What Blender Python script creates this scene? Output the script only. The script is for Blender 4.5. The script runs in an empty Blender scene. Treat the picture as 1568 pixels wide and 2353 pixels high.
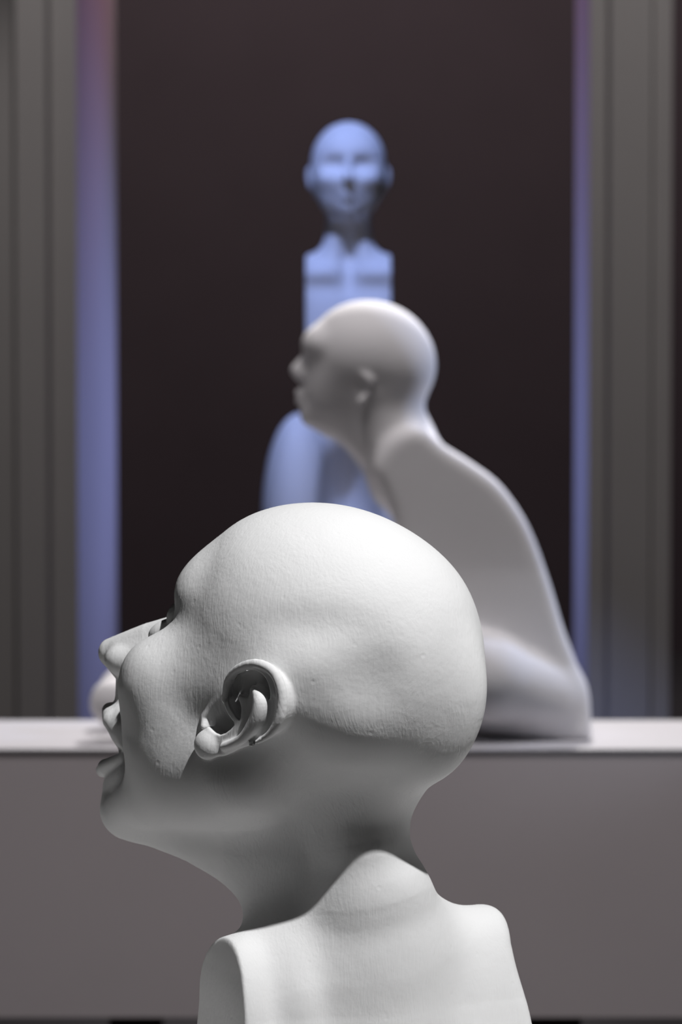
import bpy, math
import numpy as np
from mathutils import Vector, Matrix

# ------------------------------------------------------------------ camera
F = 7200.0                       # focal length in pixels of the 1568x2353 frame
CX, CY = 784.0, 1176.5
CAM_Z = 1.07
PITCH = math.radians(2.5)        # looking slightly down
cam_d = bpy.data.cameras.new('camera')
cam = bpy.data.objects.new('camera', cam_d)
bpy.context.scene.collection.objects.link(cam)
cam.location = (0, 0, CAM_Z)
cam.rotation_euler = (math.pi/2 - PITCH, 0, 0)
cam_d.sensor_fit = 'HORIZONTAL'
cam_d.sensor_width = 24.0
cam_d.lens = 24.0*F/1568.0
cam_d.clip_start = 0.05
cam_d.clip_end = 60
cam_d.dof.use_dof = True
cam_d.dof.focus_distance = 1.745
cam_d.dof.aperture_fstop = 12.5
bpy.context.scene.camera = cam

SC = bpy.context.scene
SC.view_settings.view_transform = 'Standard'
SC.view_settings.look = 'None'
SC.view_settings.exposure = 0.0
SC.view_settings.gamma = 1.0
SC.view_settings.use_curve_mapping = False

world = bpy.data.worlds.new('world')
SC.world = world
world.use_nodes = True
world.node_tree.nodes['Background'].inputs[0].default_value = (1.0, 0.97, 0.98, 1)
world.node_tree.nodes['Background'].inputs[1].default_value = 0.018

def spot(name, loc, target, power, col=(1, 1, 1), size=30, blend=0.3, radius=0.02):
    l = bpy.data.lights.new(name, 'SPOT')
    l.energy = power; l.color = col; l.spot_size = math.radians(size)
    l.spot_blend = blend; l.shadow_soft_size = radius
    o = bpy.data.objects.new(name, l)
    SC.collection.objects.link(o)
    o.location = loc
    o.rotation_euler = (Vector(target)-Vector(loc)).to_track_quat('-Z', 'Y').to_euler()
    return o

def area(name, loc, target, power, col=(1, 1, 1), sx=1.0, sy=1.0):
    l = bpy.data.lights.new(name, 'AREA')
    l.energy = power; l.color = col; l.shape = 'RECTANGLE'; l.size = sx; l.size_y = sy
    o = bpy.data.objects.new(name, l)
    SC.collection.objects.link(o)
    o.location = loc
    o.rotation_euler = (Vector(target)-Vector(loc)).to_track_quat('-Z', 'Y').to_euler()
    return o

def wpt(px, py, Y):
    """world point on the pixel ray at world distance Y"""
    dx, dz = (px-CX)/F, (CY-py)/F
    c, s = math.cos(PITCH), math.sin(PITCH)
    d = np.array([dx, c + dz*s, -s + dz*c])
    return np.array([0, 0, CAM_Z]) + d*(Y/d[1])

# gallery spots high above the room, mixed with added fill lights
key_dir = Vector((0.30, -0.44, 0.85)).normalized()
A_C = Vector(wpt(760, 1500, 1.8))
spot('key_spot', A_C + key_dir*2.6, A_C, 330, (1.0, 0.997, 1.0), 38, 0.4, 0.028)
B_C = Vector(wpt(880, 1150, 4.58))
spot('figure_spot', B_C + Vector((0.25, 1.6, 1.9)), B_C, 330, (1.0, 0.97, 0.96), 46, 0.6, 0.05)
spot('cool_fill', (1.5, 5.1, 1.7), B_C, 65, (0.6, 0.7, 1.0), 34, 0.6, 0.05)  # added low lamp, gives the seated figure's back a bluish rim
spot('cool_fill', (1.7, 3.5, 1.35), wpt(1230, 1620, 4.55), 16, (0.75, 0.84, 1.0), 15, 1.0, 0.05)  # added narrow lamp, brightens the seated figure's thigh
C_C = Vector(wpt(800, 620, 6.3))
spot('blue_spot', C_C + Vector((-0.22, -1.35, 1.8)), C_C, 205, (0.38, 0.50, 1.0), 30, 0.5, 0.04)
sb = area('ledge_fill', (0.1, 3.5, 4.2), (0.1, 4.2, 0.6), 13, (1.0, 0.96, 0.98), 2.2, 0.7)  # added area light, stands in for ambient light around the ledge
sb.data.spread = math.radians(64)
area('room_fill', (0, 9.7, 4.4), (0, 12.0, 0.3), 85, (1.0, 0.9, 0.93), 3.0, 0.4)  # added area light, lifts the dark back wall
for wx in (-0.76, 0.74):
    spot('pillar_fill', (wx, 5.6, 4.3), (wx, 8.0, 1.0), 190, (1.0, 0.96, 0.95), 36, 0.6, 0.1)  # added lamp per pillar, brightens its front
# coloured lamps inside the dark room, one behind each pillar, lighting the opposite inner side
spot('blue_lamp', (0.95, 9.6, 0.9), (-0.68, 8.7, 0.9), 110, (0.35, 0.42, 1.0), 80, 1.0, 0.1)
spot('pink_lamp', (0.95, 9.6, 3.2), (-0.68, 8.7, 2.3), 36, (1.0, 0.2, 0.45), 50, 1.0, 0.1)
spot('blue_lamp', (-0.9, 9.9, 0.9), (0.64, 8.3, 1.1), 110, (0.35, 0.42, 1.0), 80, 1.0, 0.1)
spot('pink_lamp', (-0.9, 9.9, 3.2), (0.64, 8.3, 2.3), 36, (1.0, 0.2, 0.45), 50, 1.0, 0.1)

# ------------------------------------------------------------------ materials
def plaster(name, col, bump=0.35, scale=1.0, scratch=True):
    m = bpy.data.materials.new(name); m.use_nodes = True
    nt = m.node_tree; N = nt.nodes; L = nt.links
    b = N['Principled BSDF']
    b.inputs['Roughness'].default_value = 0.85
    b.inputs['Specular IOR Level'].default_value = 0.25
    tc = N.new('ShaderNodeTexCoord')
    n1 = N.new('ShaderNodeTexNoise'); n1.inputs['Scale'].default_value = 9*scale
    n1.inputs['Detail'].default_value = 5
    L.new(tc.outputs['Object'], n1.inputs['Vector'])
    r = N.new('ShaderNodeValToRGB')
    r.color_ramp.elements[0].position = 0.3; r.color_ramp.elements[1].position = 0.75
    r.color_ramp.elements[0].color = (col[0]*0.95, col[1]*0.95, col[2]*0.95, 1)
    r.color_ramp.elements[1].color = (col[0], col[1], col[2], 1)
    L.new(n1.outputs['Fac'], r.inputs['Fac'])
    L.new(r.outputs['Color'], b.inputs['Base Color'])
    if bump > 0:
        fine = N.new('ShaderNodeTexNoise'); fine.inputs['Scale'].default_value = 420*scale
        fine.inputs['Detail'].default_value = 4
        L.new(tc.outputs['Object'], fine.inputs['Vector'])
        lump = N.new('ShaderNodeTexNoise'); lump.inputs['Scale'].default_value = 60*scale
        lump.inputs['Detail'].default_value = 3
        L.new(tc.outputs['Object'], lump.inputs['Vector'])
        vor = N.new('ShaderNodeTexVoronoi'); vor.inputs['Scale'].default_value = 70*scale
        L.new(tc.outputs['Object'], vor.inputs['Vector'])
        pit = N.new('ShaderNodeMapRange'); pit.inputs['From Min'].default_value = 0.0
        pit.inputs['From Max'].default_value = 0.12
        L.new(vor.outputs['Distance'], pit.inputs['Value'])
        bp0 = N.new('ShaderNodeBump'); bp0.inputs['Strength'].default_value = 0.3*bump
        bp0.inputs['Distance'].default_value = 0.0018
        L.new(lump.outputs['Fac'], bp0.inputs['Height'])
        bp1 = N.new('ShaderNodeBump'); bp1.inputs['Strength'].default_value = 0.35*bump
        bp1.inputs['Distance'].default_value = 0.0003
        L.new(fine.outputs['Fac'], bp1.inputs['Height']); L.new(bp0.outputs['Normal'], bp1.inputs['Normal'])
        bp2 = N.new('ShaderNodeBump'); bp2.inputs['Strength'].default_value = 0.35*bump
        bp2.inputs['Distance'].default_value = 0.0004
        L.new(pit.outputs['Result'], bp2.inputs['Height']); L.new(bp1.outputs['Normal'], bp2.inputs['Normal'])
        last = bp2
        if scratch:
            mp = N.new('ShaderNodeMapping'); mp.inputs['Scale'].default_value = (700, 700, 25)
            mp.inputs['Rotation'].default_value = (0, 0.12, 0.0)
            dn = N.new('ShaderNodeTexNoise'); dn.inputs['Scale'].default_value = 14
            L.new(tc.outputs['Object'], dn.inputs['Vector'])
            ad = N.new('ShaderNodeMixRGB'); ad.inputs['Fac'].default_value = 0.03
            L.new(tc.outputs['Object'], ad.inputs['Color1']); L.new(dn.outputs['Color'], ad.inputs['Color2'])
            L.new(ad.outputs['Color'], mp.inputs['Vector'])
            sn = N.new('ShaderNodeTexNoise'); sn.inputs['Scale'].default_value = 1.0
            sn.inputs['Detail'].default_value = 2
            L.new(mp.outputs['Vector'], sn.inputs['Vector'])
            bp3 = N.new('ShaderNodeBump'); bp3.inputs['Strength'].default_value = 0.55*bump
            bp3.inputs['Distance'].default_value = 0.0003
            L.new(sn.outputs['Fac'], bp3.inputs['Height']); L.new(bp2.outputs['Normal'], bp3.inputs['Normal'])
            last = bp3
        L.new(last.outputs['Normal'], b.inputs['Normal'])
    return m

def paint(name, col, rough=0.6, noise=0.05, nscale=3.0):
    m = bpy.data.materials.new(name); m.use_nodes = True
    nt = m.node_tree; N = nt.nodes; L = nt.links
    b = N['Principled BSDF']; b.inputs['Roughness'].default_value = rough
    b.inputs['Specular IOR Level'].default_value = 0.2
    tc = N.new('ShaderNodeTexCoord')
    n1 = N.new('ShaderNodeTexNoise'); n1.inputs['Scale'].default_value = nscale
    n1.inputs['Detail'].default_value = 4
    L.new(tc.outputs['Object'], n1.inputs['Vector'])
    r = N.new('ShaderNodeValToRGB')
    k = 1-noise
    r.color_ramp.elements[0].color = (col[0]*k, col[1]*k, col[2]*k, 1)
    r.color_ramp.elements[1].color = (col[0]*(1+noise), col[1]*(1+noise), col[2]*(1+noise), 1)
    L.new(n1.outputs['Fac'], r.inputs['Fac'])
    L.new(r.outputs['Color'], b.inputs['Base Color'])
    return m

M_A = plaster('white_plaster', (0.79, 0.79, 0.79), 1.1)
M_B = plaster('warm_white_plaster', (0.86, 0.84, 0.845), 0.5, 0.5, False)
M_C = plaster('cool_white_plaster', (0.78, 0.78, 0.80), 0.5, 0.4, False)
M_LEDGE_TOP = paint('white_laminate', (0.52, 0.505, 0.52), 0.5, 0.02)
M_LEDGE = paint('greige_board', (0.84, 0.77, 0.78), 0.7, 0.04, 5.0)
M_DARK = paint('black_felt', (0.06, 0.047, 0.05), 0.95, 0.1)
M_PIER = paint('grey_pier_paint', (0.36, 0.34, 0.335), 0.7, 0.05)
M_FLOOR = paint('dark_floor', (0.035, 0.033, 0.034), 0.6, 0.1)
M_CEIL = paint('black_ceiling', (0.03, 0.03, 0.03), 0.9, 0.05)
M_PLINTH = paint('plinth_white', (0.82, 0.81, 0.80), 0.6, 0.02)

# ------------------------------------------------------------------ field toolkit
def ell(p, c, r, rot=0.0):
    """ellipsoid; rot (degrees) turns it in the 0/2 plane"""
    q = p - np.asarray(c, float)
    if rot:
        a = math.radians(rot); ca, sa = math.cos(a), math.sin(a)
        q = np.stack([q[:, 0]*ca + q[:, 2]*sa, q[:, 1], -q[:, 0]*sa + q[:, 2]*ca], 1)
    r = np.asarray(r, float)
    k0 = np.linalg.norm(q/r, axis=1)
    k1 = np.linalg.norm(q/(r*r), axis=1)
    return k0*(k0-1.0)/np.maximum(k1, 1e-9)

def cap(p, a, b, ra, rb=None):
    rb = ra if rb is None else rb
    a = np.asarray(a, float); b = np.asarray(b, float)
    ab = b-a; q = p-a
    t = np.clip(q@ab/(ab@ab), 0, 1)
    return np.linalg.norm(q - t[:, None]*ab, axis=1) - (ra + (rb-ra)*t)

def chain(p, pts, k=0):
    """pts: (x, y, z, r)"""
    d = None
    for i in range(len(pts)-1):
        e = cap(p, pts[i][:3], pts[i+1][:3], pts[i][3], pts[i+1][3])
        d = e if d is None else (smin(d, e, k) if k else np.minimum(d, e))
    return d

def smin(a, b, k):
    h = np.clip(0.5+0.5*(b-a)/k, 0, 1)
    return b*(1-h) + a*h - k*h*(1-h)

def smax(a, b, k):
    return -smin(-a, -b, k)

def gb(p, c, s, amp):
    """gaussian swelling (amp > 0 pushes the surface outwards)"""
    q = (p-np.asarray(c, float))/np.asarray(s, float)
    return -amp*np.exp(-0.5*np.sum(q*q, axis=1))

def poly2(P, x, y):
    """signed distance to a closed 2D polygon (negative inside)"""
    P = np.asarray(P, float); n = len(P)
    d = np.full(x.shape, 1e18); s = np.ones(x.shape)
    for i in range(n):
        ax, ay = P[i]; bx, by = P[(i+1) % n]
        ex, ey = bx-ax, by-ay
        wx, wy = x-ax, y-ay
        t = np.clip((wx*ex+wy*ey)/(ex*ex+ey*ey), 0, 1)
        d = np.minimum(d, (wx-ex*t)**2+(wy-ey*t)**2)
        c1 = y >= ay; c2 = y < by; c3 = ex*wy > ey*wx
        s = np.where((c1 & c2 & c3) | (~c1 & ~c2 & ~c3), -s, s)
    return s*np.sqrt(d)

def spline(pts, n=8, closed=False):
    """Catmull-Rom through points of any dimension"""
    P = np.asarray(pts, float); m = len(P); out = []
    rng = range(m) if closed else range(m-1)
    for i in rng:
        if closed:
            p0, p1, p2, p3 = P[(i-1) % m], P[i], P[(i+1) % m], P[(i+2) % m]
        else:
            p0, p1, p2, p3 = P[max(i-1, 0)], P[i], P[i+1], P[min(i+2, m-1)]
        for j in range(n):
            t = j/n
            out.append(0.5*((2*p1)+(-p0+p2)*t+(2*p0-5*p1+4*p2-p3)*t*t+(-p0+3*p1-3*p2+p3)*t**3))
    if not closed: out.append(P[-1])
    return np.array(out)

def surface_nets(f, lo, hi, cell):
    lo = np.asarray(lo, float); hi = np.asarray(hi, float)
    n = np.ceil((hi-lo)/cell).astype(int)+1
    # coarse pass finds the blocks near the surface, fine pass fills only those
    B = 4
    nb = np.ceil((n-1)/B).astype(int)
    n = nb*B+1
    cc = np.stack(np.meshgrid(*[np.arange(k) for k in nb], indexing='ij'), -1).reshape(-1, 3)
    ctr = lo + (cc+0.5)*B*cell
    dc = f(ctr)
    act = np.abs(dc) < B*cell*1.5
    V = np.empty(tuple(n)); V.fill(np.nan)
    coarse = dc.reshape(tuple(nb))
    sgn = np.repeat(np.repeat(np.repeat(coarse, B, 0), B, 1), B, 2)
    V[:-1, :-1, :-1] = sgn
    V[-1] = V[-2]; V[:, -1] = V[:, -2]; V[:, :, -1] = V[:, :, -2]
    need = np.zeros(tuple(n), bool)
    off = np.stack(np.meshgrid(*[np.arange(B+1)]*3, indexing='ij'), -1).reshape(-1, 3)
    idx = (cc[act][:, None]*B + off[None]).reshape(-1, 3)
    need[idx[:, 0], idx[:, 1], idx[:, 2]] = True
    I = np.argwhere(need)
    V[need] = f(lo + I*cell)
    S = V < 0
    cs = tuple(n-1)
    pos = np.zeros(cs+(3,)); cnt = np.zeros(cs)
    corners = [(i, j, k) for i in (0, 1) for j in (0, 1) for k in (0, 1)]
    def sl(c): return tuple(slice(c[a], n[a]-1+c[a]) for a in range(3))
    for c in corners:
        for ax in range(3):
            if c[ax] == 0:
                e = list(c); e[ax] = 1; e = tuple(e)
                va, vb = V[sl(c)], V[sl(e)]
                m = (va < 0) != (vb < 0)
                t = np.zeros(cs); t[m] = va[m]/(va[m]-vb[m])
                base = np.array(c, float)
                for a in range(3):
                    pos[..., a] += np.where(m, base[a] + (t if a == ax else 0), 0)
                cnt += m
    has = cnt > 0
    vid = -np.ones(cs, int); vid[has] = np.arange(has.sum())
    I = np.argwhere(has)
    verts = lo + (I + pos[has]/cnt[has][:, None])*cell
    quads = []
    for ax in range(3):
        a1, a2 = (ax+1) % 3, (ax+2) % 3
        s0 = [slice(None)]*3; s1 = [slice(None)]*3
        s0[ax] = slice(0, n[ax]-1); s1[ax] = slice(1, n[ax])
        m = S[tuple(s0)] != S[tuple(s1)]
        ii = np.argwhere(m)
        ok = (ii[:, a1] > 0) & (ii[:, a2] > 0) & (ii[:, a1] < n[a1]-1) & (ii[:, a2] < n[a2]-1)
        ii = ii[ok]
        ins = S[ii[:, 0], ii[:, 1], ii[:, 2]]
        def g(d1, d2):
            j = ii.copy(); j[:, a1] -= d1; j[:, a2] -= d2
            return vid[j[:, 0], j[:, 1], j[:, 2]]
        q = np.stack([g(1, 1), g(0, 1), g(0, 0), g(1, 0)], 1)
        q[~ins] = q[~ins][:, ::-1]
        quads.append(q)
    quads = np.concatenate(quads)
    quads = quads[(quads >= 0).all(1)]
    return verts, quads

def project(f, v, steps=3, h=1.0, lim=4.0):
    for _ in range(steps):
        g = np.empty_like(v); d = f(v)
        for a in range(3):
            e = np.zeros(3); e[a] = h
            g[:, a] = (f(v+e)-f(v-e))/(2*h)
        n2 = np.maximum((g*g).sum(1), 0.05)
        st = d[:, None]*g/n2[:, None]
        ln = np.linalg.norm(st, axis=1, keepdims=True)
        st *= np.minimum(1, lim/np.maximum(ln, 1e-9))
        v = v - st
    return v

def subdivide(v, q, mask=None):
    """split quads into four (only those in mask; borders stay watertight enough)"""
    m = np.ones(len(q), bool) if mask is None else mask
    qs = q[m]
    e = np.concatenate([np.sort(qs[:, [i, (i+1) % 4]], 1) for i in range(4)])
    ue, inv = np.unique(e, axis=0, return_inverse=True)
    inv = inv.reshape(4, -1)
    base = len(v); em = v[ue].mean(1)
    fm = v[qs].mean(1); fb = base+len(em)
    nv = np.concatenate([v, em, fm])
    fi = fb+np.arange(len(qs))
    out = [q[~m]]
    for i in range(4):
        out.append(np.stack([qs[:, i], base+inv[i], fi, base+inv[(i-1) % 4]], 1))
    border = None
    if mask is not None:
        cnt = np.bincount(inv.ravel(), minlength=len(ue))
        border = base + np.where(cnt == 1)[0]
    return nv, np.concatenate(out), border

COL = SC.collection
def quads_obj(name, verts, quads, mat, parent=None, smooth=True):
    me = bpy.data.meshes.new(name)
    me.vertices.add(len(verts)); me.vertices.foreach_set('co', np.asarray(verts, np.float32).ravel())
    me.loops.add(len(quads)*4); me.loops.foreach_set('vertex_index', np.asarray(quads, np.int32).ravel())
    me.polygons.add(len(quads))
    me.polygons.foreach_set('loop_start', np.arange(0, len(quads)*4, 4, dtype=np.int32))
    me.polygons.foreach_set('loop_total', np.full(len(quads), 4, np.int32))
    me.update(calc_edges=True)
    me.validate()
    me.polygons.foreach_set('use_smooth', np.full(len(me.polygons), smooth, bool))
    me.materials.append(mat)
    o = bpy.data.objects.new(name, me); COL.objects.link(o)
    if parent: o.parent = parent
    return o

def warp2(v, src, dst, s=90.0):
    """smooth in-plane correction of the x/z outline (gaussian weighted control shifts)"""
    src = np.asarray(src, float); d = np.asarray(dst, float)-src
    K = np.exp(-((src[:, None]-src[None])**2).sum(-1)/(2*s*s)) + 2e-2*np.eye(len(src))
    W = np.linalg.solve(K, d)
    out = v.copy()
    for i in range(0, len(v), 50000):
        x = v[i:i+50000][:, [0, 2]]
        k = np.exp(-((x[:, None]-src[None])**2).sum(-1)/(2*s*s))
        out[i:i+50000, 0] += k@W[:, 0]
        out[i:i+50000, 2] += k@W[:, 1]
    return out

class Frame:
    """local model frame in 'pixels at this distance'; x right, y away, z up"""
    def __init__(self, px, py, Y, beta=0.0):
        self.o = wpt(px, py, Y); self.Y = Y; self.s = Y/F
        self.b = math.radians(beta)
    def at(self, px, py, y=0.0):
        return (wpt(px, py, self.Y+y*self.s)-self.o)/self.s
    # head frame: u towards the back of the head, w towards the visible side, z up
    def to_head(self, p):
        c, s = math.cos(self.b), math.sin(self.b)
        return np.stack([p[..., 0]*c - p[..., 1]*s, -p[..., 0]*s - p[..., 1]*c, p[..., 2]], -1)
    def h(self, px, py, w):
        """head-frame point seen at px,py that lies w off the sagittal plane"""
        c, s = math.cos(self.b), math.sin(self.b)
        y = 0.0
        for _ in range(6):
            q = self.at(px, py, y)
            u = (q[0]+w*s)/c
            y = -u*s - w*c
        return self.to_head(self.at(px, py, y))
    def world(self, v):
        return v*self.s + self.o

# ------------------------------------------------------------------ bust in the foreground
HF = Frame(760, 1500, 1.8, 30)
H = HF.h
EAR_PHI = math.radians(10)
ear_o = H(550, 1640, 284)
ear_x = np.array([math.cos(EAR_PHI), math.sin(EAR_PHI), 0.0])
ear_n = np.array([-math.sin(EAR_PHI), math.cos(EAR_PHI), 0.0])
EKX = (math.cos(EAR_PHI)*math.cos(HF.b) - math.sin(EAR_PHI)*math.sin(HF.b))*1.037
EKN = (math.sin(EAR_PHI)*math.cos(HF.b) + math.cos(EAR_PHI)*math.sin(HF.b))*1.037
def e2(X, Y, n=0.0):
    return ((X-550+EKN*n)/EKX, (1640-Y)/1.037, n)
def epoly(pts, n, m=4):
    return spline([e2(x, y, n)[:2] for x, y in pts], m, True)
EAR_OUT = epoly([(515, 1600), (522, 1560), (545, 1528), (590, 1512), (628, 1524), (650, 1555), (657, 1600),
                 (648, 1645), (622, 1683), (580, 1708), (540, 1726), (505, 1745), (470, 1740), (449, 1718),
                 (452, 1698), (465, 1672), (488, 1640)], 40)
EAR_FOSSA = epoly([(531, 1580), (545, 1548), (575, 1532), (605, 1536), (624, 1560), (627, 1600), (613, 1580),
                   (583, 1567), (577, 1593), (553, 1590), (560, 1620), (557, 1647), (545, 1632), (532, 1608)], 30, 3)
EAR_CONCHA = epoly([(503, 1604), (486, 1628), (470, 1650), (478, 1668), (510, 1688), (543, 1662), (530, 1640), (514, 1612)], 30, 3)
RIM = [e2(*p) for p in spline([(517, 1606, 30), (524, 1562, 36), (548, 1530, 42), (590, 1514, 46), (628, 1527, 42),
                               (647, 1558, 40), (652, 1600, 38), (643, 1643, 38), (618, 1678, 40), (578, 1702, 42)], 3)]
RIM = [tuple(p)+(r,) for p, r in zip(RIM, np.concatenate([np.linspace(7, 11, 12), np.linspace(11, 12, 8), np.linspace(12, 5, 8)]))]
ANTI = [e2(*p[:3])+(p[3],) for p in spline([(592, 1582, 42, 9), (602, 1606, 48, 17), (590, 1648, 48, 17), (558, 1690, 48, 11), (515, 1714, 42, 9)], 8)]
TRAG = [e2(*p)+(r,) for p, r in (((505, 1604, 10), 6), ((485, 1630, 12), 6), ((467, 1655, 14), 7), ((466, 1674, 20), 8))]
SCAPHA = [e2(*p) for p in spline([(630, 1596, 44), (624, 1636, 44), (598, 1674, 46), (555, 1701, 48)], 3)]
CRUS = [e2(*p)+(r,) for p, r in (((517, 1602, 26), 8), ((533, 1632, 22), 8), ((556, 1655, 20), 7))]

def ear_field(e):
    a, b, n = e[:, 0], e[:, 1], e[:, 2]
    out = poly2(EAR_OUT, a, b) + np.clip(38-n, 0, 200)*0.22 + 4
    d = smax(out, np.abs(n+30)-68, 14)
    d = smin(d, chain(e, RIM), 8)
    d = smin(d, ell(e, e2(473, 1716, 34), (32, 32, 22)), 14)
    d = smax(d, -smax(poly2(EAR_FOSSA, a, b), -6-n, 8), 5)
    d = smax(d, -smax(poly2(EAR_CONCHA, a, b), 2-n, 10), 5)
    d = smax(d, -chain(e, [tuple(p)+(8,) for p in SCAPHA]), 8)
    d = smin(d, chain(e, CRUS), 6)
    d = smin(d, chain(e, ANTI), 10)
    d = smin(d, chain(e, TRAG), 8)
    return d

def hr(*pts):
    """(px, py, w, radius) rows -> head-frame chain"""
    return [tuple(H(x, y, w))+(r,) for x, y, w, r in pts]
HC = {k: H(*v) for k, v in dict(cran=(758, 1484, 0), phil=(262, 1590, 0), val=(838, 1568, 270), tmp=(735, 1440, 300),
      abv=(660, 1535, 310), lid=(380, 1447, 112), chk=(372, 1520, 170), hol=(340, 1690, 190), brow=(506, 1362, 60), occ=(915, 1610, 0), face=(512, 1650, 0), zyg=(384, 1578, 178),
      lowcheek=(398, 1700, 168), muz=(372, 1700, 0), side=(500, 1690, 148), sock=(346, 1408, 115), eye=(428, 1415, 108),
      ala=(276, 1518, 40)).items()}
R_JAW = hr((300, 1855, 30, 62), (366, 1822, 128, 84), (540, 1765, 195, 100))
R_ARCH = hr((408, 1520, 140, 80), (560, 1590, 205, 75))
R_UNDER = hr((302, 1866, 0, 62), (455, 1890, 0, 92), (590, 1925, 0, 132))
R_CHIN = hr((284, 1810, 0, 50), (290, 1858, 0, 58))
R_BRIDGE = hr((412, 1430, 0, 24), (345, 1462, 0, 34), (257, 1496, 0, 31))
R_NOSE = hr((385, 1490, 0, 50), (290, 1516, 14, 42))
R_COLU = hr((256, 1508, 0, 25), (290, 1552, 0, 24), (294, 1600, 0, 30))
R_ULIP = hr((254, 1634, 0, 21), (256, 1655, 40, 20), (290, 1712, 85, 14))
R_ULIP2 = hr((291, 1650, 0, 48), (304, 1676, 40, 50), (340, 1696, 75, 38))
R_LBASE = hr((292, 1790, 20, 50), (318, 1782, 66, 48))
R_LLIP = hr((237, 1770, 0, 17), (243, 1762, 38, 18), (288, 1740, 82, 14))
R_MOUTH = hr((238, 1732, 0, 9), (250, 1730, 40, 8), (290, 1722, 80, 5))

def head_field(p):
    """p in head frame; symmetric in w"""
    p = p.copy(); p[:, 1] = np.abs(p[:, 1])
    d = ell(p, HC['cran'], (377, 304, 322), -20)
    d = smin(d, ell(p, HC['occ'], (218, 100, 186), 20), 60)
    d = smin(d, ell(p, HC['brow'], (98, 140, 90)), 60)          # brow
    face = ell(p, HC['face'], (215, 185, 260))
    face = smin(face, ell(p, HC['zyg'], (114, 98, 108)), 40)  # cheekbone
    face = smin(face, ell(p, HC['lowcheek'], (112, 98, 130)), 40)
    face = smin(face, ell(p, HC['muz'], (110, 95, 140)), 30)    # muzzle
    face = smin(face, ell(p, HC['side'], (235, 130, 205), -15), 70)
    face = smin(face, chain(p, R_ARCH), 60)
    face = smin(face, chain(p, R_JAW), 60)
    face = smin(face, chain(p, R_UNDER), 50)
    d = smin(d, face, 75)
    d = smin(d, chain(p, R_CHIN), 20)
    d = d + gb(p, HC['phil'], (40, 60, 22), -5)
    # eye socket and ball
    d = d - gb(p, HC['sock'], (60, 55, 34), 44)
    d = smin(d, ell(p, HC['eye'], (50, 52, 44)), 6)
    d = smin(d, ell(p, HC['lid'], (46, 34, 26), 25), 7)
    # nose
    d = smin(d, chain(p, R_BRIDGE), 22)
    d = smin(d, chain(p, R_NOSE), 18)
    d = smin(d, ell(p, HC['ala'], (40, 22, 27)), 18)
    d = smin(d, chain(p, R_COLU), 14)
    # lips
    d = smin(d, chain(p, R_ULIP, 4), 14)
    d = smin(d, chain(p, R_ULIP2, 4), 16)
    d = smin(d, chain(p, R_LBASE), 18)
    d = smin(d, chain(p, R_LLIP, 4), 12)
    d = smax(d, -chain(p, R_MOUTH), 8)
    # temple hollow, swelling behind the ear, valley before the occiput
    d = d + gb(p, HC['tmp'], (105, 90, 34), -11)
    d = d + gb(p, HC['abv'], (75, 90, 36), 7)
    d = d + gb(p, HC['chk'], (55, 60, 32), 14)
    d = d + gb(p, HC['hol'], (55, 70, 50), -9)
    d = d + gb(p, (60, 300, -110), (70, 90, 80), 14)
    d = d + gb(p, HC['val'], (50, 90, 62), -30)
    return d

def to_ear(hp):
    q = hp.copy(); q[:, 1] = np.abs(q[:, 1]); q = q-ear_o
    return np.stack([q@ear_x, q[:, 2], q@ear_n], 1)

TB = math.radians(24)
torso_o = HF.at(826, 2296, 72)
def to_torso(p):
    q = p-torso_o; c, s = math.cos(TB), math.sin(TB)
    return np.stack([-q[:, 0]*c - q[:, 1]*s, -q[:, 0]*s + q[:, 1]*c, q[:, 2]], 1)

def torso_field(p):
    t = to_torso(p)
    l, f, z = t[:, 0], t[:, 1], t[:, 2]
    zt = 186 - l*0.055
    z0 = zt-230
    th = 148 + np.clip(-z, 0, 500)*0.12
    q = np.sqrt((f/th)**2 + (np.maximum(z-z0, 0)/230)**2)
    d = (q-1)*th
    d = d + gb(t, (205, -140, 30), (38, 90, 80), 20)
    d = d + gb(t, (272, -140, 30), (26, 90, 100), -8)
    d = d + gb(t, (338, -120, 40), (34, 110, 120), 18)
    d = d + gb(t, (150, -140, 30), (30, 90, 110), -12)
    d = d + gb(t, (60, -150, -120), (50, 90, 90), -8)
    d = d + gb(t, (-90, -150, -90), (45, 90, 45), -22)
    left = l - (352 + np.clip(100-z, 0, 500)*0.05)
    right = -l - (356 + np.clip(120-z, 0, 500)*0.16)
    d = smax(d, left, 7)
    d = smax(d, right, 45)
    return d

NAPE = [tuple(HF.at(x, y, d))+(r,) for x, y, d, r in ((812, 1764, 18, 160), (838, 1940, -10, 107), (850, 2060, 0, 128), (862, 2200, 25, 150), (870, 2400, 40, 150))]
THROAT = [tuple(HF.at(x, y, d))+(r,) for x, y, d, r in ((640, 1840, 80, 150), (692, 2015, 140, 132), (735, 2200, 150, 200))]
def bust_field(p):
    hp = HF.to_head(p)
    d = head_field(hp)
    d = smin(d, smin(chain(p, NAPE, 30), chain(p, THROAT, 30), 100), 85)
    d = smin(d, torso_field(p), 130)
    t = to_torso(p)
    cut = np.maximum((352 + np.clip(100-t[:, 2], 0, 500)*0.05)-t[:, 0], p[:, 2]+560)
    d = smax(d, -cut, 7)
    d = smax(d, -(p[:, 2]+1130), 6)
    e = to_ear(hp)
    m = (np.abs(e[:, 0]+10) < 220) & (np.abs(e[:, 1]) < 200) & (np.abs(e[:, 2]) < 150)
    if m.any():
        d[m] = smin(d[m], ear_field(e[m]), 9)
    return d

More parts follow.
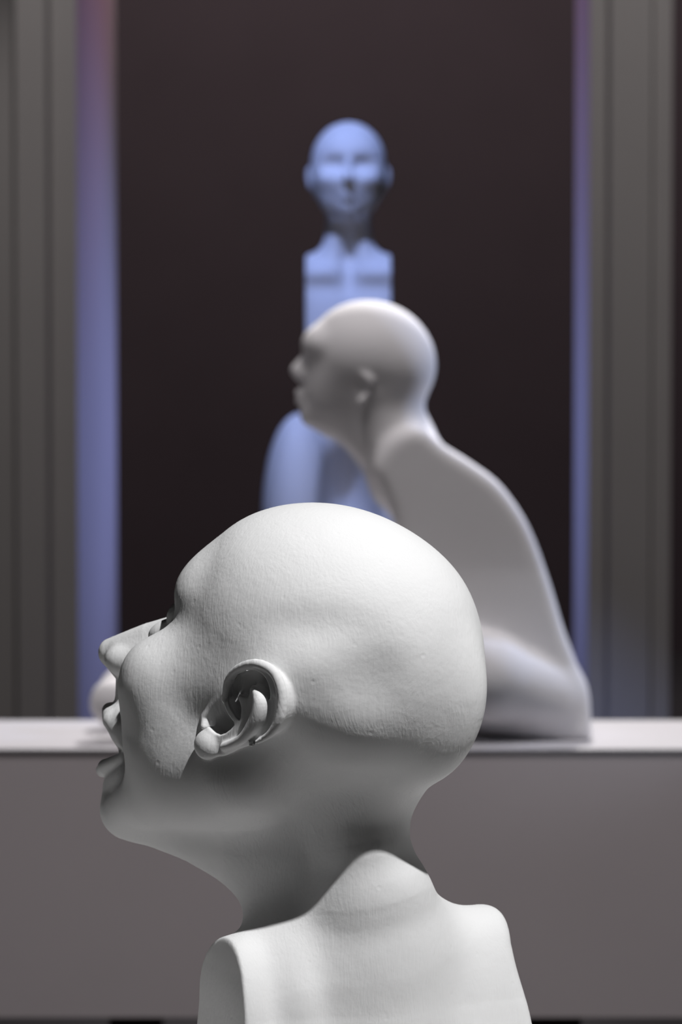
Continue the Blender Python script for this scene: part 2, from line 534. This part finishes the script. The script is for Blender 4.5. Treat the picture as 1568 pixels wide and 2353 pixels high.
WP = [((392, 1345), (400, 1348)), ((560, 1195), (558, 1192)), ((1060, 1318), (1066, 1314)),
      ((985, 1796), (996, 1806)), ((950, 1895), (943, 1897)), ((1008, 2070), (1014, 2058)), ((1100, 2070), (1098, 2082)),
      ((1165, 2135), (1175, 2130)), ((1188, 2200), (1188, 2200)), ((1208, 2300), (1206, 2300)),
      ((549, 2106), (560, 2104)), ((467, 2205), (467, 2205)), ((446, 2300), (452, 2300)), ((484, 2160), (490, 2166)), ((480, 2003), (480, 2003)),
      ((300, 1500), (300, 1500)), ((300, 1700), (300, 1700)), ((550, 1640), (550, 1640)), ((760, 1500), (760, 1500)),
      ((760, 1900), (760, 1900)), ((800, 2200), (800, 2200)), ((300, 1900), (300, 1900)), ((950, 1600), (950, 1600))]
A_SRC = [(a[0]-760, 1500-a[1]) for a, b in WP]
A_DST = [(b[0]-760, 1500-b[1]) for a, b in WP]
def build_bust():
    v, q = surface_nets(bust_field, (-620, -460, -1150), (540, 470, 400), 9.0)
    v = project(bust_field, v, 3, 1.0, 5)
    fc = v[q].mean(1)
    v, q, _ = subdivide(v, q)
    v = project(bust_field, v, 1, 1.0, 3)
    fc = v[q].mean(1); e = to_ear(HF.to_head(fc)); hw = HF.to_head(fc)
    m = (np.abs(e[:, 0]+10) < 190) & (np.abs(e[:, 1]) < 160) & (e[:, 2] > -45) & (hw[:, 1] > 0)
    m |= (hw[:, 0] < -330) & (hw[:, 1] > -20) & (hw[:, 2] < 150)
    v0 = len(v)
    v, q, border = subdivide(v, q, m)
    nv = v.copy()
    nv[v0:] = project(bust_field, v[v0:], 2, 0.7, 3)
    if border is not None: nv[border] = v[border]
    v = nv
    if A_SRC: v = warp2(v, A_SRC, A_DST)
    return quads_obj('plaster_bust', HF.world(v), q, M_A)

bust = build_bust()
bust['label'] = 'white plaster bust in front seen from behind, head turned left with chin raised'
bust['category'] = 'sculpture'

# ------------------------------------------------------------------ seated figure on the ledge
BF = Frame(850, 1150, 4.58, 0)
def bc(*rows):
    return [tuple(BF.at(x, y, d))+(r,) for x, y, d, r in rows]
B_OUT = spline([(880, 1020), (858, 1075), (880, 1130), (905, 1200), (925, 1330), (960, 1480), (1040, 1640), (1200, 1680), (1335, 1690), (1350, 1650), (1345, 1590),
                (1320, 1520), (1290, 1440), (1260, 1340), (1225, 1240), (1190, 1170), (1140, 1105),
                (1080, 1060), (1020, 1022), (975, 985), (930, 985)], 4, True)
B_OUT = np.array([BF.at(x, y, 0)[[0, 2]] for x, y in B_OUT])
BH = dict(cr=BF.at(851, 822), fa=BF.at(778, 895), br=BF.at(730, 790, -25), ear=BF.at(832, 885, -108), occ=BF.at(905, 850))
B_NECK = bc((868, 925, 0, 92), (905, 1010, 0, 92), (925, 1100, 0, 80))
B_CHIN = bc((722, 950, 0, 33), (770, 965, 0, 42), (840, 980, 0, 70))
B_NOSE = bc((712, 812, 0, 12), (684, 852, 0, 16), (706, 876, 0, 16))
B_NOSE2 = bc((700, 862, -14, 13), (712, 868, -16, 13))
B_UL = bc((690, 903, 0, 11), (704, 908, -16, 10))
B_LL = bc((690, 922, 0, 11), (704, 922, -14, 10))
B_EAR = bc((838, 862, -108, 9), (850, 875, -111, 9), (846, 900, -108, 8), (830, 922, -104, 9))
B_LEG = bc((1262, 1602, -78, 88), (1120, 1560, -132, 98), (770, 1400, -150, 84))
B_SHIN = bc((770, 1400, -150, 84), (560, 1500, -140, 70), (345, 1610, -120, 52))
B_FOOT = bc((350, 1628, -120, 54), (264, 1614, -120, 56))
def figure_field(p):
    p = p.copy(); p[:, 1] = -np.abs(p[:, 1])
    d = ell(p, BH['cr'], (147, 116, 131), -12)
    d = smin(d, ell(p, BH['occ'], (88, 90, 95)), 30)
    d = smin(d, ell(p, BH['br'], (34, 50, 34)), 30)
    d = smin(d, ell(p, BH['fa'], (82, 76, 98), 12), 30)
    d = smin(d, chain(p, B_CHIN, 8), 22)
    d = smin(d, chain(p, B_NOSE), 9)
    d = smin(d, chain(p, B_NOSE2), 8)
    d = smin(d, chain(p, B_UL), 7)
    d = smin(d, chain(p, B_LL), 7)
    d = smin(d, chain(p, B_NECK, 10), 35)
    t = poly2(B_OUT, p[:, 0], p[:, 2])
    t = smax(t, np.abs(p[:, 1]) - (118 + np.clip(-p[:, 2]-150, 0, 400)*0.05), 34)
    d = smin(d, t, 26)
    leg = smin(chain(p, B_LEG, 20), chain(p, B_SHIN, 20), 20)
    leg = smin(leg, chain(p, B_FOOT), 20)
    d = smin(d, leg, 16)
    d = smin(d, chain(p, B_EAR), 8)
    d = d + gb(p, BF.at(840, 893, -118), (9, 12, 16), -6)
    fl = B_FLOOR
    return smax(d, fl-p[:, 2], 6)
B_FLOOR = BF.at(1200, 1690, -30)[2]
v, q = surface_nets(figure_field, (-720, -290, -640), (560, 290, 500), 8.0)
v = project(figure_field, v, 3, 1.0, 4)
fig = quads_obj('seated_figure', BF.world(v), q, M_B)
fig['label'] = 'white armless figure sitting bent forward on the long ledge, face in profile'
fig['category'] = 'sculpture'

# ------------------------------------------------------------------ figure under the blue light
CF = Frame(801, 620, 6.3, 0)
def cc(*rows):
    return [tuple(CF.at(x, y, d))+(r,) for x, y, d, r in rows]
CH = dict(cr=CF.at(801, 378, 5), fa=CF.at(801, 420, -22), hip=CF.at(801, 1230, 0), lobe=CF.at(696, 1190, -95))
C_NECK = cc((801, 470, 12, 52), (801, 545, 18, 50), (801, 620, 15, 60))
C_TRAP = cc((801, 572, 15, 40), (850, 600, 12, 28), (905, 618, 10, 26))
C_CHIN = cc((801, 480, -62, 23), (826, 466, -38, 28), (864, 432, 0, 22))
C_NOSE = cc((801, 372, -96, 7), (801, 408, -116, 11))
C_NOSE2 = cc((801, 412, -104, 10), (812, 414, -98, 9))
C_LIP = cc((801, 441, -96, 8), (815, 443, -88, 6))
C_LIP2 = cc((801, 454, -94, 8), (812, 453, -88, 6))
C_EAR = cc((890, 392, 8, 9), (893, 405, 10, 9), (886, 428, 2, 9))
C_FLOOR = CF.at(801, 1580, 0)[2]
def blue_field(p):
    p = p.copy(); p[:, 0] = np.abs(p[:, 0])
    d = ell(p, CH['cr'], (86, 104, 97))
    d = smin(d, ell(p, CH['fa'], (76, 80, 84)), 25)
    d = smin(d, chain(p, C_CHIN, 12), 22)
    d = d + gb(p, CF.at(831, 379, -92), (21, 40, 13), -22)
    d = d + gb(p, CF.at(842, 412, -80), (24, 40, 12), 6)
    d = smin(d, chain(p, C_NOSE), 8)
    d = smin(d, chain(p, C_NOSE2), 6)
    d = smin(d, chain(p, C_LIP), 5)
    d = smin(d, chain(p, C_LIP2), 5)
    d = smin(d, chain(p, C_EAR, 4), 6)
    d = smin(d, chain(p, C_NECK, 15), 14)
    z = p[:, 2]
    zt = CF.at(801, 592, 0)[2]
    th = 62 + np.clip(zt-z, 0, 330)*0.06
    t = (np.sqrt((p[:, 1]-12)**2/th**2 + (np.maximum(z-(zt-40), 0)/40)**2)-1)*50
    t = smin(t, chain(p, C_TRAP, 10), 22)
    d = smin(d, t, 30)
    d = d + gb(p, CF.at(801, 596, -35), (15, 50, 42), -38)
    d = d + gb(p, CF.at(860, 628, -55), (40, 40, 13), 5)
    d = d + gb(p, CF.at(860, 662, -58), (45, 40, 14), -4)
    d = d + gb(p, CF.at(850, 745, -60), (34, 40, 50), 9)
    side = p[:, 0] - 98 - np.clip(-250-z, 0, 400)*0.0
    low = (z < CF.at(0, 860, 0)[2])
    d = np.where(low, d, smax(d, side, 6))
    hip = ell(p, CH['hip'], (172, 66, 345))
    hip = smin(hip, ell(p, CH['lobe']*np.array([-1, 1, 1])+np.array([12, -16, 0]), (80, 120, 235)), 14)
    d = np.where(low, smax(d, side, 6), d)
    d = smin(d, hip, 40)
    d = smax(d, -ell(p, CF.at(793, 1190, -135), (74, 160, 205)), 26)
    return smax(d, C_FLOOR-p[:, 2], 8)
v, q = surface_nets(blue_field, (-260, -280, -1010), (260, 220, 400), 7.0)
v = project(blue_field, v, 3, 1.0, 4)
blue = quads_obj('armless_figure', CF.world(v), q, M_C)
blue['label'] = 'long-necked armless figure in blue light facing forward in the dark opening'
blue['category'] = 'sculpture'

# ------------------------------------------------------------------ boxes, plinths and the hall
def prism(name, plan, z0, z1, mat, parent=None, bevel=0.0):
    """vertical prism over a plan polygon (counter-clockwise)"""
    n = len(plan)
    vs = [(x, y, z0) for x, y in plan]+[(x, y, z1) for x, y in plan]
    fs = [tuple(range(n))[::-1], tuple(range(n, 2*n))]
    fs += [(i, (i+1) % n, n+(i+1) % n, n+i) for i in range(n)]
    me = bpy.data.meshes.new(name); me.from_pydata(vs, [], fs); me.update()
    me.materials.append(mat)
    o = bpy.data.objects.new(name, me); COL.objects.link(o)
    if bevel:
        b = o.modifiers.new('bevel', 'BEVEL'); b.width = bevel; b.segments = 2
    if parent: o.parent = parent
    return o
def box(name, x0, x1, y0, y1, z0, z1, mat, parent=None, bevel=0.0):
    return prism(name, [(x0, y0), (x1, y0), (x1, y1), (x0, y1)], z0, z1, mat, parent, bevel)
def empty(name, loc):
    o = bpy.data.objects.new(name, None); COL.objects.link(o); o.location = loc; return o
def part_of(root, o):
    o.parent = root; o.matrix_parent_inverse = Matrix.Translation(-root.location); return o

bpy.context.view_layer.update()
def minz(o): return min(v.co.z for v in o.data.vertices)
LZ = minz(fig)
LF = 4.40
LB = LZ - 0.0
# back edge of the ledge seen at row 1655
LY1 = 4.40
for _ in range(200):
    if wpt(784, 1655, LY1)[2] <= LZ: break
    LY1 += 0.005
zf = wpt(784, 2338, LF)[2]
ledge = empty('display_ledge', (0, (LF+LY1)/2, zf-0.10))
part_of(ledge, box('top_board', -1.6, 1.6, LF-0.002, LY1, LZ-0.006, LZ, M_LEDGE_TOP, None, 0.0015))
part_of(ledge, box('front_panel', -1.6, 1.6, LF, LY1-0.01, zf, LZ-0.006, M_LEDGE))
for x in (-0.30, 0.312):
    part_of(ledge, box('foot', x-0.03, x+0.03, LF+0.02, LY1-0.03, 0.0, zf, M_DARK))
for x in (-1.2, 1.2):
    part_of(ledge, box('foot', x-0.03, x+0.03, LF+0.02, LY1-0.03, 0.0, zf, M_DARK))
ledge['label'] = 'long low white-topped display ledge with a grey-brown front, behind the front bust'
ledge['category'] = 'plinth'

az = minz(bust)
bp = box('bust_plinth', -0.62, 0.62, 1.68, 2.09, 0.0, az, M_PLINTH, None, 0.004)
bp['label'] = 'white plinth carrying the front bust, below the picture edge'
bp['category'] = 'plinth'
cz = minz(blue)
cp = box('figure_plinth', -0.32, 0.34, 6.02, 6.62, 0.0, cz, M_DARK, None, 0.004)
cp['label'] = 'low black plinth under the blue-lit figure behind the ledge'
cp['category'] = 'plinth'

def struct(o): o['kind'] = 'structure'; return o
struct(box('floor', -4, 4, -1.0, 12.2, -0.1, 0.0, M_FLOOR))
struct(box('ceiling', -4, 4, -1.0, 12.2, 4.6, 4.7, M_CEIL))
struct(box('wall_back', -4, 4, 12.0, 12.2, 0.0, 4.6, M_DARK))
struct(box('wall_left', -4.2, -4.0, -1.0, 12.2, 0.0, 4.6, M_CEIL))
struct(box('wall_right', 4.0, 4.2, -1.0, 12.2, 0.0, 4.6, M_CEIL))
def X(px, Y): return (px-CX)/F*Y*1.0
YP = 8.0
plan = [(X(28, YP), YP+0.03), (X(40, YP), YP), (X(108, YP), YP), (X(118, YP), YP+0.03), (X(176, YP), YP+0.03),
        (X(176, YP), 9.44), (X(-90, YP), 9.44), (X(-90, YP), YP+0.35), (X(28, YP), YP+0.35)]
pl = prism('pillar', plan, 0, 4.6, M_PIER)
pl['label'] = 'wide grey pillar at the left of the dark opening, inner side lit pink and blue'
pl['category'] = 'pillar'
plan = [(X(1355, YP), YP+0.03), (X(1392, YP), YP+0.03), (X(1402, YP), YP), (X(1495, YP), YP), (X(1503, YP), YP+0.03), (X(1545, YP), YP+0.03),
        (X(1545, YP), 8.52), (X(1355, YP), 8.52)]
pr = prism('pillar', plan, 0, 4.6, M_PIER)
pr['label'] = 'grey pillar at the right of the dark opening with a thin coloured edge'
pr['category'] = 'pillar'
